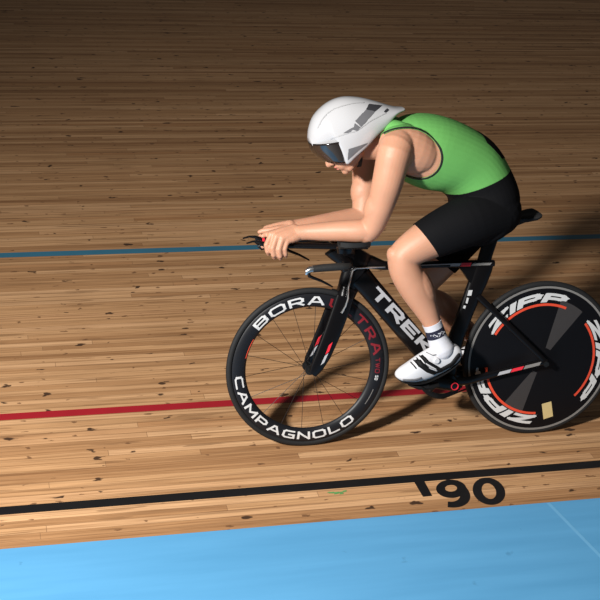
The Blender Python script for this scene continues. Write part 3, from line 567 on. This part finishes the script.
# cockpit
mb = MB()
mb.blade([(.106, 0, .836, .066, .021), (.122, 0, .81, .056, .021), (.140, 0, .78, .043, .021), (.152, 0, .742, .036, .021)], e=3.2)
disp('stem_riser', mb, M['carbon'])
bar = []
for i in range(25):
    t = -1 + 2 * i / 24; y = .195 * t
    bar.append((.125 - .03 * abs(t) ** 2, y, .79 + .012 * abs(t), .022 - .008 * abs(t), 0))
mb = MB(); rings = []
for x, y, z, w, _ in bar: rings.append([V((x + w * math.cos(a), y, z + .010 * math.sin(a))) for a in [2 * PI * j / 14 for j in range(14)]])
mb.loft(rings)
hb = disp('base_bar', mb, M['carbon'])
for s in (-1, 1):
    mb = MB().tube([(.10, .185 * s, .803), (.085, .198 * s, .804), (.065, .20 * s, .806), (.0, .20 * s, .803), (-.045, .20 * s, .799)], [.012, .0135, .0145, .0145, .0135], 14)
    disp('grip', mb, M['tape'], hb, 'black taped bar end grip')
    lv = disp('brake_lever', MB().tube([(-.062, .2 * s, .79), (-.057, .2 * s, .772), (-.04, .2 * s, .764), (-.01, .2 * s, .752), (.02, .2 * s, .736), (.035, .2 * s, .727)], [.007, .007, .006, .005, .0042, .003], 10), M['carbon'], hb)
    mb = MB().tube([(-.040, .2 * s, .799), (-.056, .2 * s, .797), (-.068, .2 * s, .790), (-.070, .2 * s, .778)], [.0125, .013, .011, .006], 12)
    disp('lever_pivot', mb, M['metal'], lv, 'silver lever clamp')
    ex = disp('extension_bar', MB().tube([(.20, .075 * s, .850), (.10, .07 * s, .850), (0, .055 * s, .850), (-.10, .042 * s, .851), (-.165, .04 * s, .854), (-.20, .04 * s, .856)], [.0115] * 5 + [.010], 14), M['carbon'])
    mb = MB().tube([(-.195, .04 * s, .857), (-.215, .04 * s, .862), (-.222, .04 * s, .868), (-.245, .04 * s, .870), (-.270, .04 * s, .863)], [.010, .010, .006, .004, .003], 10)
    mb.tube([(-.212, .04 * s, .860), (-.225, .04 * s, .850), (-.210, .04 * s, .838), (-.19, .04 * s, .842)], [.004, .004, .004, .003], 8)
    disp('bar_end_shifter', mb, M['carbon'], ex)
    mb = MB().cyl((-.186, .04 * s, .855), (-.195, .04 * s, .8555), .0118); disp('red_collar', mb, M['redprint'], ex, 'small red ring')
    # arm pad: a shallow cup of foam on a bracket
    rings = []
    for i in range(9):
        t = i / 8; x = .070 + .118 * t; w = .046 * (1 - abs(2 * t - 1) ** 3 * .45)
        top = []; bot = []
        for j in range(9):
            q = -1 + 2 * j / 8; y = .132 * s + w * q; lift = .016 * q * q
            top.append(V((x, y, .874 + lift + .004 * (t - .5)))); bot.append(V((x, y, .858 + lift * .9 + .004 * (t - .5))))
        rings.append(top + bot[::-1])
    disp('arm_pad', MB().loft(rings), M['foam'], label='black foam forearm rest')
    mb = MB().blade([(.10, .115 * s, .835, .03, .012), (.10, .115 * s, .858, .035, .02)], n=14); mb.cyl((.10, .02 * s, .835), (.10, .125 * s, .840), .012)
    disp('pad_bracket', mb, M['carbon'])
# seatpost and saddle
disp('seatpost', MB().blade([(.706, 0, .74, .029, .012), (.716, 0, .79, .029, .012), (.732, 0, .85, .029, .012), (.742, 0, .885, .026, .012), (.748, 0, .905, .02, .014)]), M['carbon'])
mb = MB(); rings = []
for t, w, th, dz in ((0, .012, .012, -.004), (.04, .019, .018, 0), (.2, .022, .02, 0), (.45, .027, .02, -.001), (.62, .042, .021, 0), (.8, .064, .022, .006), (.93, .070, .022, .014), (.985, .064, .019, .018), (1, .056, .012, .019)):
    x = .645 + .275 * t; r = []
    for j in range(24):
        a = 2 * PI * j / 24; c, s_ = math.cos(a), math.sin(a)
        r.append(V((x, w * math.copysign(abs(c) ** .8, c), .938 + dz + th * (.55 if s_ > 0 else 1.) * s_ + (-.006 if s_ > 0 and abs(c) < .3 and t < .95 else 0))))
    rings.append(r)
sd = disp('saddle', MB().loft(rings), M['foam'], label='black padded saddle with a split tail')
mb = MB()
for s in (-1, 1): mb.tube([(.67, .012 * s, .922), (.70, .02 * s, .905), (.80, .022 * s, .902), (.86, .026 * s, .925)], .0036, 8)
disp('saddle_rail', mb, M['spoke'], sd)

# ------------------------------------------------------------------ rider
torso = MB(); B = MB()
TS = [(V(r[:3]), V(r[3:6]), r[6]) for r in D['torso']]
rings = []
def catmull(a, b, c, d, t): return .5 * ((2 * b) + (c - a) * t + (2 * a - 5 * b + 4 * c - d) * t * t + (3 * b - a - 3 * c + d) * t ** 3)
nT = len(TS)
for i in range(nT - 1):
    ix = [max(i - 1, 0), i, i + 1, min(i + 2, nT - 1)]
    for k in range(4):
        t = k / 4
        bk, fr, w = [catmull(*[TS[j][q] for j in ix], t) for q in range(3)]
        c = (bk + fr) / 2; h = (bk - fr) / 2
        rings.append([c + h * math.copysign(abs(math.cos(a)) ** .92, math.cos(a)) + V((0, w, 0)) * math.copysign(abs(math.sin(a)) ** .85, math.sin(a)) for a in [2 * PI * j / 40 for j in range(40)]])
B.loft(rings)
mir = lambda p: V((p[0], -p[1], p[2]))
def limb_s(pts, sub=4):
    P = [(V(p[:3]), p[3]) for p in pts]; out = []; n = len(P)
    for i in range(n - 1):
        ix = [max(i - 1, 0), i, i + 1, min(i + 2, n - 1)]
        for k in range(sub):
            out.append((catmull(*[P[j][0] for j in ix], k / sub), catmull(*[P[j][1] for j in ix], k / sub)))
    out.append(P[-1]); return out
UA, FA, LL = D['upper_arm'], D['forearm'], D['left_leg']
mirl = lambda L_: [[p[0], -p[1], p[2], p[3]] for p in L_]
RA = [[p[0] + .042 * w, p[1], p[2] - .004 * w, p[3]] for p, w in zip(mirl(UA), (0, 0, .2, .4, .7, .9, 1))]
RF = [[p[0] + .042 * w, p[1], p[2] - .012 * w, p[3]] for p, w in zip(mirl(FA), (1, .95, .8, .5, .18, 0))]
for A in (UA, RA): B.limb(limb_s(A), 28)
for A in (FA, RF): B.limb(limb_s(A), 26)
B.limb(limb_s(LL), 32)
RL = [[.73, .07, .945, .10], [.68, .105, .89, .095], [.615, .112, .80, .083], [.55, .114, .712, .070], [.505, .114, .655, .062], [.485, .114, .622, .059], [.505, .116, .585, .060], [.57, .120, .528, .059], [.66, .126, .46, .049], [.755, .132, .39, .036], [.81, .138, .345, .033], [.83, .142, .322, .034]]
B.limb(limb_s(RL), 32)
# muscle and joint volumes
def ellv(c, d, ln, r1, r2): # ellipsoid along d
    d = V(d).normalized(); u = V((0, 1, 0)); u = (u - d * u.dot(d)).normalized(); w = d.cross(u)
    B.ell(c, [w * r1, u * r2, d * ln], 20, 12)
for s in (-1, 1):
    q = lambda p: V((p[0], p[1] * -s, p[2]))
    ua = [V(p[:3]) for p in UA]
    ua = [V(p[:3]) for p in UA] if s < 0 else [mir(p) for p in RA]
    ellv(q(ua[1] + V((.005, 0, -.015))), q(ua[3]) - q(ua[1]), .085, .066, .060)            # deltoid
    ellv(q(ua[1] + V((.062, .030, -.008))), (1, 0, -.35), .125, .085, .063)
    ellv(q(ua[0] + V((-.04, .02, .03))), (1, .9 * s, -.1), .085, .04, .04)                  # trapezius
    ellv(q(ua[4] + V((-.008, 0, .01))), q(ua[5]) - q(ua[3]), .07, .05, .046)
    ellv((.712, .083 * s, .985), (1, 0, -.9), .10, .095, .085)                              # gluteal
kc = V(LL[5][:3]); ellv(kc + V((-.034, 0, .012)), (.4, 0, -1), .04, .03, .036)
cc = V(LL[7][:3]); ellv(cc + V((.018, 0, .01)), V(LL[9][:3]) - V(LL[6][:3]), .10, .052, .055)
kc = V(RL[5][:3]); ellv(kc + V((-.03, 0, -.01)), (.8, 0, -1), .04, .03, .036)
cc = V(RL[7][:3]); ellv(cc + V((.02, 0, .012)), V(RL[9][:3]) - V(RL[6][:3]), .10, .052, .055)
# head frame
HC = V((.109, 0, 1.264)); pit = math.radians(41)
hf, hu, hl = V((-math.cos(pit), 0, -math.sin(pit))), V((-math.sin(pit), 0, math.cos(pit))), V((0, 1, 0))
HP = lambda f_, u_, l_=0.: HC + hf * f_ + hu * u_ + hl * l_
B.limb([(HP(-.03, -.05), .058), (HP(-.05, -.085), .057), (V((.235, 0, 1.235)), .062), (V((.30, 0, 1.245)), .07)], 26)
B.ell(HC, [hf * .098, hl * .077, hu * .112], 28, 20)
B.ell(HP(.035, -.055), [hf * .058, hl * .062, hu * .062], 24, 16)
B.ell(HP(.050, -.085), [hf * .040, hl * .044, hu * .036], 20, 14)
B.ell(HP(.078, -.104), [hf * .017, hl * .021, hu * .016], 16, 10)                # chin
B.limb([(HP(.092, .0), .010), (HP(.104, -.025), .012), (HP(.114, -.042), .0125)], 14)   # nose
for s in (-1, 1):
    B.ball(HP(.101, -.046, .012 * s), .0085, 12)                                  # nostril wing
    B.ell(HP(.062, -.030, .045 * s), [hf * .022, hl * .02, hu * .022], 14, 10)     # cheekbone
    B.ell(HP(-.005, -.02, .077 * s), [hf * .018, hl * .010, hu * .03], 14, 10)     # ear
    B.limb([(HP(.0, -.07, .055 * s), .018), (HP(.06, -.098, .026 * s), .016)], 14)  # jaw line
B.ell(HP(.088, -.066), [hf * .016, hl * .027, hu * .008], 16, 10)
B.ell(HP(.085, -.079), [hf * .016, hl * .025, hu * .008], 16, 10)
B.ell(HP(.080, -.070), [hf * .018, hl * .036, hu * .028], 16, 10)
# hands: metacarpals make the palm, four bent fingers and a thumb closed over each bar end
nails = []
def hand(s):
    q = lambda x, y, z: V((x, y * -s, z))
    wr = [q(-.085, -.036, .914), q(-.085, -.046, .908), q(-.082, -.053, .900), q(-.078, -.057, .892)]
    kn = [q(-.176, -.048, .897), q(-.158, -.064, .893), q(-.137, -.071, .887), q(-.117, -.071, .880)]
    mid = [q(-.196, -.062, .862), q(-.176, -.079, .852), q(-.152, -.083, .847), q(-.129, -.080, .847)]
    dis = [q(-.191, -.062, .835), q(-.170, -.076, .824), q(-.146, -.080, .820), q(-.124, -.076, .826)]
    tip = [q(-.184, -.048, .822), q(-.164, -.060, .810), q(-.141, -.064, .807), q(-.120, -.062, .814)]
    for i in range(4):
        r = (.0112, .0114, .0110, .0096)[i]
        B.limb([(wr[i], .021), (wr[i].lerp(kn[i], .55), .019), (kn[i], .0145)], 16)
        B.limb([(kn[i], .0128), (kn[i].lerp(mid[i], .55), r * 1.0), (mid[i], r * 1.05), (dis[i], r * .94), (tip[i], r * .82)], 14)
        nails.append((dis[i].lerp(tip[i], .75), r, s))
    B.ell(q(-.125, -.047, .893), [(.05, 0, .01), (0, .016, 0), (-.004, 0, .02)], 18, 12)
    B.limb([(q(-.095, -.026, .905), .017), (q(-.135, -.018, .902), .015), (q(-.172, -.022, .898), .0115), (q(-.192, -.030, .894), .0108), (q(-.206, -.034, .889), .0088)], 16)
hand(1); hand(-1)
# feet inside the shoes
for A, s in ((LL, -1), (RL, 1)):
    an = V(A[-1][:3]); P = P_l if s < 0 else P_r
    B.limb([(an, .034), (an.lerp(P, .55) + V((0, 0, .02)), .03), (P + V((-.01, 0, .036)), .022)], 16)

tmp = bpy.data.meshes.new('t'); tmp.from_pydata(B.v, [], B.f)
bm = bmesh.new(); bm.from_mesh(tmp); bmesh.ops.recalc_face_normals(bm, faces=bm.faces); bm.to_mesh(tmp); bm.free()
to = bpy.data.objects.new('t', tmp); C.objects.link(to)
r = to.modifiers.new('r', 'REMESH'); r.mode = 'VOXEL'; r.voxel_size = .0034; r.adaptivity = 0
sm = to.modifiers.new('s', 'SMOOTH'); sm.factor = .5; sm.iterations = 5
dg = bpy.context.evaluated_depsgraph_get()
body = bpy.data.meshes.new_from_object(to.evaluated_get(dg)); body.name = 'person'
bpy.data.objects.remove(to)
body.materials.clear(); body.materials.append(M['skin'])
body.polygons.foreach_set('use_smooth', [True] * len(body.polygons))
person = bpy.data.objects.new('person', body); C.objects.link(person)
person['label'] = 'cyclist in a green and black skinsuit crouched over the bars, wearing a white pointed helmet'
person['category'] = 'person'
bv = [v.co.copy() for v in body.vertices]; bn = [v.normal.copy() for v in body.vertices]; bf = [tuple(p.vertices) for p in body.polygons]

def clip(name, fun, m, off=.002, thick=.002, parent=None, label=None, bump=None):
    """garment: the part of the body's surface where fun > 0, lifted off the skin, with clean cut edges"""
    val = [fun(p) for p in bv]
    vs = []; vmap = {}; emap = {}; fs = []
    def vid(i):
        if i not in vmap: vmap[i] = len(vs); vs.append(bv[i] + bn[i] * off)
        return vmap[i]
    def eid(i, j):
        k = (min(i, j), max(i, j))
        if k not in emap:
            t = val[i] / (val[i] - val[j]); emap[k] = len(vs)
            vs.append(bv[i].lerp(bv[j], t) + bn[i].lerp(bn[j], t) * off)
        return emap[k]
    for f in bf:
        ins = [val[i] > 0 for i in f]
        if not any(ins): continue
        if all(ins): fs.append([vid(i) for i in f]); continue
        poly = []
        for a, b in zip(f, f[1:] + f[:1]):
            if val[a] > 0: poly.append(vid(a))
            if (val[a] > 0) != (val[b] > 0): poly.append(eid(a, b))
        if len(poly) > 2: fs.append(poly)
    me = bpy.data.meshes.new(name); me.from_pydata(vs, [], fs); me.validate()
    me.polygons.foreach_set('use_smooth', [True] * len(me.polygons)); me.materials.append(m)
    o = bpy.data.objects.new(name, me); C.objects.link(o); o.parent = parent or person
    if thick:
        s = o.modifiers.new('s', 'SOLIDIFY'); s.thickness = thick; s.offset = 1
    if label: o['label'] = label
    return o
wa, wb = V(D['waist'][0]), V(D['waist'][1]); wd = (wb - wa).normalized(); wn = V((wd.z, 0, -wd.x)); wn = wn if wn.z < 0 else -wn   # towards the pelvis
wc, we = V(D['waist2'][0]), V(D['waist2'][1]); we = (we - wc).normalized(); wm = V((we.z, 0, -we.x)); wm = wm if wm.z < 0 else -wm
def waist(p):
    return max((p - wa).dot(wn), (p - wc).dot(wm))
ha, hb_ = V(D['hem'][0]), V(D['hem'][1]); hd = (hb_ - ha).normalized(); hn = V((-hd.z, 0, hd.x)); hn = hn if hn.x > 0 else -hn
rk, rh = V((.485, 0, .622)), V((.73, 0, .945)); rn = (rh - rk).normalized(); rp = rk + rn * .135
def shorts(p):
    h = (p - ha).dot(hn) if p.y < 0 else (p - rp).dot(rn)
    if p.y < 0 and p.z < .72 or p.z < .62 or p.y >= 0 and p.x < .42: return -.1
    return min(waist(p), h)
def seg(p, a, b):
    d = b - a; t = max(0, min(1, (p - a).dot(d) / d.length_squared)); return (p - a - d * t).length
S0, S1 = V(UA[1][:3]) + V((.035, -.03, .0)), V(UA[4][:3])
S2 = V(FA[-1][:3])
def armhole(p):
    q = V((p.x, -abs(p.y), p.z)); K = UA if p.y < 0 else RA
    a1, a2, a3 = [V((c[0], -abs(c[1]), c[2])) for c in (K[2], K[4], K[6])]
    e = V(((q.x - .308) / (.138 if q.x > .308 else .175), (q.y + .215) / .140, (q.z - 1.205) / .122)).length - 1
    return min(e * .13, seg(q, a1, a2) - .10, seg(q, a2, a3) - .1, seg(q, a3, S2) - .1)
nk = V((.262, 0, 1.30)); nkd = V((1, 0, .05)).normalized()
def vest(p):
    if p.z < 1.0 or p.x < .19: return -.1
    return min(-waist(p), armhole(p), p.x - .222, seg(p, V((.15, 0, 1.235)), V((.268, 0, 1.245))) - .094)
top = clip('skinsuit_top', vest, M['jersey'], .002, .0022, label='green sleeveless skinsuit top')
for s_ in (-1, 1):
    clip('armhole_piping', lambda p, s_=s_: -1 if p.y * s_ < 0 else min(vest(p), .0075 - armhole(p)) if vest(p) > 0 else vest(p), M['piping'], .0038, .0015, top, 'black binding round the armhole')
def patch(p):
    q = (p - V(D['back'][0])); d = (V(D['back'][1]) - V(D['back'][0])); t = q.dot(d) / d.length_squared
    u = q - d * t
    return .06 * (.5 - abs(t - .5)) * 1.2 - abs(p.y + .03) * .34 + .014 - (u.length * .3 if u.length > .1 else 0) if abs(p.y) < .14 and p.z > 1.18 else -.1
clip('back_patch', lambda p: min(patch(p), vest(p)), M['black'], .0056, .0006, top, 'black panel on the green back')
clip('skinsuit_shorts', shorts, M['black'], .0024, .0022, label='tight black cycling shorts')
# socks
LK = [V(p[:3]) for p in LL]; RK = [V(p[:3]) for p in RL]
def sockf(p):
    if p.z > .6 or p.z < .2: return -1
    if p.y < 0:
        if p.x < .40: return -1
        d = (LK[10] - LK[8]).normalized(); return (p - LK[9]).dot(d) + .003
    d = (RK[10] - RK[8]).normalized(); return (p - RK[9]).dot(d) + .003
socks = []
for s in (-1, 1):
    g = lambda p, s=s: sockf(p) if p.y * s > 0 else -1
    sk = clip('sock', g, M['sock'], .0015, .0016, label='white ankle sock with navy band')
    socks.append(sk); bd = clip('sock_band', lambda p, g=g: min(g(p) - .026, .060 - g(p)), M['navy'], .0034, .0006, sk, 'navy band with white marks')
# white marks on the navy band (near leg)
mb = MB(); d = (LK[10] - LK[8]).normalized(); side = V((0, 1, 0)); fwd = d.cross(side)
base = LK[9] + d * .040
for j, (o0, o1, tw) in enumerate(((-.030, -.018, .004), (-.016, -.004, .005), (-.001, .012, .006), (.014, .030, .005))):
    def on(a, h):
        rr = .0400
        return base + d * h + fwd * (rr * math.sin(a)) - side * (rr * math.cos(a))
    a0, a1 = o0 / .036, o1 / .036
    sg = 1 if j % 2 else -1
    for h0, h1 in ((-.008 * sg, .006 * sg), (.006 * sg, .002 * sg)):
        mb.add([on(a0, h0 - .0018), on(a1, h1 - .0018), on(a1, h1 + .0022), on(a0, h0 + .0022)], [(0, 1, 2, 3)])
mb.build('sock_mark', M['sock'], socks[0], smooth=False)['label'] = 'white woven mark'
# ---- shoes
sole, topo = [V(p) for p in D['shoe_sole']], [V(p) for p in D['shoe_top']]
def polyat(P, t):
    L_ = [0]
    for a, b in zip(P, P[1:]): L_.append(L_[-1] + (b - a).length)
    t *= L_[-1]
    for i in range(len(P) - 1):
        if t <= L_[i + 1] + 1e-9: return P[i].lerp(P[i + 1], (t - L_[i]) / max(L_[i + 1] - L_[i], 1e-9))
    return P[-1]
wid = [.010, .032, .042, .047, .046, .041, .036, .034, .034, .033, .028, .012]
NS = len(wid)
def shoe(xf, name, label):
    rings = []; srings = []
    for i, w in enumerate(wid):
        t = i / (NS - 1); b = polyat(sole, t); u = polyat(topo, t); b = b.lerp(u, .10); r = []
        for j in range(28):
            a = 2 * PI * j / 28; c, s_ = math.cos(a), math.sin(a)
            ww = w * (1.0 if c < 0 else 1 - .30 * c * c)
            r.append(xf((b + u) / 2 + (u - b) / 2 * math.copysign(abs(c) ** .8, c) + V((0, ww * math.copysign(abs(s_) ** .85, s_), 0))))
        rings.append(r)
        d = (u - b).normalized(); bb = b + d * .0008
        srings.append([xf(bb + d * .0026 * math.copysign(abs(math.cos(a)) ** .5, math.cos(a)) + V((0, (w * .92) * math.copysign(abs(math.sin(a)) ** .8, math.sin(a)), 0))) for a in [2 * PI * j / 20 for j in range(20)]])
    sh = MB().loft(rings).build('shoe', M['shoe'], person, sub=1); sh['label'] = label
    MB().loft(srings).build('sole', M['sole'], sh, sub=1)
    ysd = lambda p: p
    def sidept(t, h, lift=.0012, sgn=-1):
        """point on the shoe side: t along, h 0 (sole) to 1 (top)"""
        f = t * (NS - 1); i = min(int(f), NS - 2); k = f - i
        w = wid[i] * (1 - k) + wid[i + 1] * k
        b = polyat(sole, t); u = polyat(topo, t); b = b.lerp(u, .10)
        c = max(-1, min(1, (2 * h - 1))); c_ = math.copysign(abs(c) ** 1.25, c)
        s_ = math.sqrt(max(0, 1 - c_ * c_)); ww = w * (1.0 if c < 0 else 1 - .30 * c_ * c_)
        p = (b + u) / 2 + (u - b) / 2 * c + V((0, sgn * (ww * s_ ** .85 + lift), 0)) + (u - b).normalized() * lift * max(0, c)
        return p
    def strip(name, path, w0, m, lift=.0015, label=None, across=False):
        q = MB(); vs = []
        n = len(path)
        fine = []
        for (a, b) in zip(path, path[1:]):
            for k in range(6): fine.append((a[0] + (b[0] - a[0]) * k / 6, a[1] + (b[1] - a[1]) * k / 6))
        fine.append(path[-1])
        cen = [sidept(t, h, lift) for t, h in fine]
        for i, (t, h) in enumerate(fine):
            dt = cen[min(i + 1, len(cen) - 1)] - cen[max(i - 1, 0)]; dt.normalize()
            nn = V((0, -1, 0)) if h < .9 else V((0, -.6, .8)); sdv = dt.cross(nn).normalized() * w0
            vs += [xf(cen[i] - sdv), xf(cen[i] + sdv)]
        q.add(vs, [(2 * i, 2 * i + 1, 2 * i + 3, 2 * i + 2) for i in range(len(fine) - 1)])
        oo = q.build(name, m, sh)
        sl = oo.modifiers.new('s', 'SOLIDIFY'); sl.thickness = .0016; sl.offset = 0
        if label: oo['label'] = label
    strip('strap', [(.32, .96), (.36, .75), (.44, .48), (.52, .27)], .0115, M['sole'], .002, 'black strap')
    strip('strap', [(.40, .97), (.45, .72), (.55, .42), (.62, .22)], .006, M['sole'], .002, 'black strap')
    strip('strap', [(.365, .98), (.41, .70), (.48, .46), (.56, .26)], .0022, M['shoe'], .0034, 'white strap edge')
    strip('heel_strip', [(.50, .26), (.62, .24), (.76, .26), (.90, .50)], .009, M['sole'], .0018, 'black heel strip')
    strip('collar', [(.47, .97), (.54, .80), (.64, .78), (.76, .82), (.86, .95)], .0016, M['shellgrey'], .0016)
    strip('toe_lettering', [(.10, .26), (.20, .27), (.34, .27)], .004, M['shellgrey'], .0016)
    for k in range(4):
        t = .22 + .045 * k
        strip('lace', [(t + .02, .99), (t + .045, .84), (t + .06, .74)], .0022, M['sole'], .0026)
    dc = sidept(.57, .62, .0)
    dm = MB(); dm.tube([xf(dc + V((0, .004, 0))), xf(dc + V((0, -.006, -.0))), xf(dc + V((0, -.009, 0)))], [.0125, .0125, .010], 20)
    o2 = dm.build('dial', M['shoe'], sh); o2['label'] = 'round white closure dial'
    mb = MB(); pc = P_l + V((.0, 0, .012)); mb.blade([tuple(xf(pc + V((-.035, 0, .006)))) + (.005, .02), tuple(xf(pc + V((.03, 0, -.004)))) + (.006, .025)], n=14)
    mb.build('cleat', M['sole'], sh)
shoe(lambda p: p, 'shoe', 'white cycling shoe with black straps')
rot = Matrix.Rotation(math.radians(6), 4, 'Y')
def xr(p):
    q = rot @ (p - P_l); q.y = -q.y; return q + P_r
shoe(xr, 'shoe', 'white cycling shoe with black straps')

# ---- lips, nails
for i, (z_, w) in enumerate(((-.066, .022), (-.079, .020))): pass
mb = MB(); mb.ell(HP(.0925, -.0665), [hf * .0135, hl * .021, hu * .0052], 16, 10); mb.ell(HP(.0895, -.0785), [hf * .0135, hl * .019, hu * .0058], 16, 10)
mb.build('lips', M['lip'], person)
# ---- helmet
hs = [(V(r[:3]), V(r[3:6]), r[6]) for r in D['helmet']]
rings = []; nH = len(hs)
def hring(t_, n=44, grow=0.):
    i = min(int(t_), nH - 2); t = t_ - i; ix = [max(i - 1, 0), i, i + 1, min(i + 2, nH - 1)]
    T_, B_, w = [catmull(*[hs[j][q] for j in ix], t) for q in range(3)]
    return T_, B_, w
def hpt(t_, h, sgn, grow=0.):
    """helmet surface: h = 0 crown line .. 1 lower edge"""
    T_, B_, w = hring(t_)
    a = PI * h; c = math.cos(a); s_ = math.sin(a)
    cen = (T_ + B_) / 2; ax = (T_ - B_) / 2
    prof = math.sin(min(h / .62, 1) * PI / 2) ** .9 if h < .62 else 1 - .12 * ((h - .62) / .38) ** 2
    p = T_ + (B_ - T_) * ((1 - c) / 2) ** 1.0
    ww = w * prof
    nrm_ = V((0, sgn, 0)) * s_ + ax.normalized() * c
    return p + V((0, sgn * ww, 0)) + nrm_ * grow
steps = [0, .15, .4, .7] + [1 + .25 * k for k in range(4 * (nH - 2) + 1)]
for t_ in steps:
    r = [hpt(t_, k / 20, -1) for k in range(21)] + [hpt(t_, 1 - k / 20, 1) for k in range(21)]
    rings.append(r)
hm = MB().loft(rings).build('helmet', M['shell'], person, ang=70); hm['label'] = 'glossy white aero time trial helmet with grey graphics'
def hgraphic(name, rows, m, mirror, label=None):
    """graphic on the shell: rows of (t, h) grid points"""
    q = MB(); k = len(rows[0])
    q.add([hpt(t, h, 1 if mirror else -1, .0016) for r in rows for t, h in r], [(i * k + j, i * k + j + 1, (i + 1) * k + j + 1, (i + 1) * k + j) for i in range(len(rows) - 1) for j in range(k - 1)])
    o = q.build(name, m, hm)
    if label: o['label'] = label
for nm, mk, rows, lab in D['graphics']:
    for mi in (0, 1): hgraphic(nm, rows, M[mk], mi, lab)

# visor: smoked shield wrapping round the face
def vis(t, a):
    """t 0 top..1 bottom, a -1..1 across"""
    top_f, bot_f = V((-.028, 0, 1.242)), V((.018, 0, 1.180))
    top_b, bot_b = V((.088, 0, 1.266)), V((.094, 0, 1.178))
    f_ = top_f.lerp(bot_f, t); b_ = top_b.lerp(bot_b, t)
    bul = (f_ - b_).normalized() * .012 * math.sin(PI * t)
    w = .098 - .016 * t
    th = a * PI / 2
    return b_ + (f_ + bul - b_) * max(0, math.cos(th)) ** .8 + V((0, w * math.sin(th), 0))
mb = MB(); n, m_ = 32, 12
mb.add([vis(i / m_, -1 + 2 * j / n) for i in range(m_ + 1) for j in range(n + 1)], [(i * (n + 1) + j, i * (n + 1) + j + 1, (i + 1) * (n + 1) + j + 1, (i + 1) * (n + 1) + j) for i in range(m_) for j in range(n)])
vo = mb.build('visor', M['visor'], hm, ang=80); vo['label'] = 'dark reflective visor'
sl = vo.modifiers.new('s', 'SOLIDIFY'); sl.thickness = .003
# chin strap
for s in (-1, 1):
    mb = MB(); P_ = [HP(-.015, -.03, .078 * s), HP(.0, -.07, .068 * s), HP(.015, -.10, .048 * s), HP(.028, -.122, .02 * s), HP(.03, -.126, 0)]
    mb.blade([tuple(p) + (.008, .003) for p in P_], n=10)
    mb.build('chin_strap', M['strap'], hm)

for o in bpy.data.objects:
    if '_o' in o: del o['_o']
# ------------------------------------------------------------------ light and camera
def lamp(name, typ, loc, target, energy, col=(1, 1, 1), **k):
    l = bpy.data.lights.new(name, typ); l.energy = energy; l.color = col
    for a_, v_ in k.items(): setattr(l, a_, v_)
    o = bpy.data.objects.new(name, l); C.objects.link(o); o.location = loc
    o.rotation_euler = (V(target) - V(loc)).to_track_quat('-Z', 'Y').to_euler(); return o
KEYD = V((-.593, -.671, .445)).normalized()
key = lamp('strobe', 'SPOT', (-3.18, -3.31, 2.68), (.05, -.1, .1), 2050, (1, .975, .935), spot_size=math.radians(96), spot_blend=1., shadow_soft_size=.22)
w = bpy.data.worlds.new('world'); bpy.context.scene.world = w; w.use_nodes = True
w.node_tree.nodes['Background'].inputs['Color'].default_value = (1, .97, .92, 1); w.node_tree.nodes['Background'].inputs['Strength'].default_value = .055

cd = bpy.data.cameras.new('camera'); cam = bpy.data.objects.new('camera', cd); C.objects.link(cam)
cd.sensor_fit = 'HORIZONTAL'; cd.sensor_width = 36; cd.lens = D['cam']['f'] / 600 * 36; cd.clip_end = 200
R = D['cam']['R']
mw = Matrix((R[0], [-q for q in R[1]], [-q for q in R[2]])).transposed().to_4x4(); mw.translation = V(D['cam']['loc'])
cam.matrix_world = mw
sc = bpy.context.scene; sc.camera = cam
sc.view_settings.view_transform = 'Standard'; sc.view_settings.look = 'None'; sc.view_settings.gamma = 1; sc.view_settings.exposure = 0
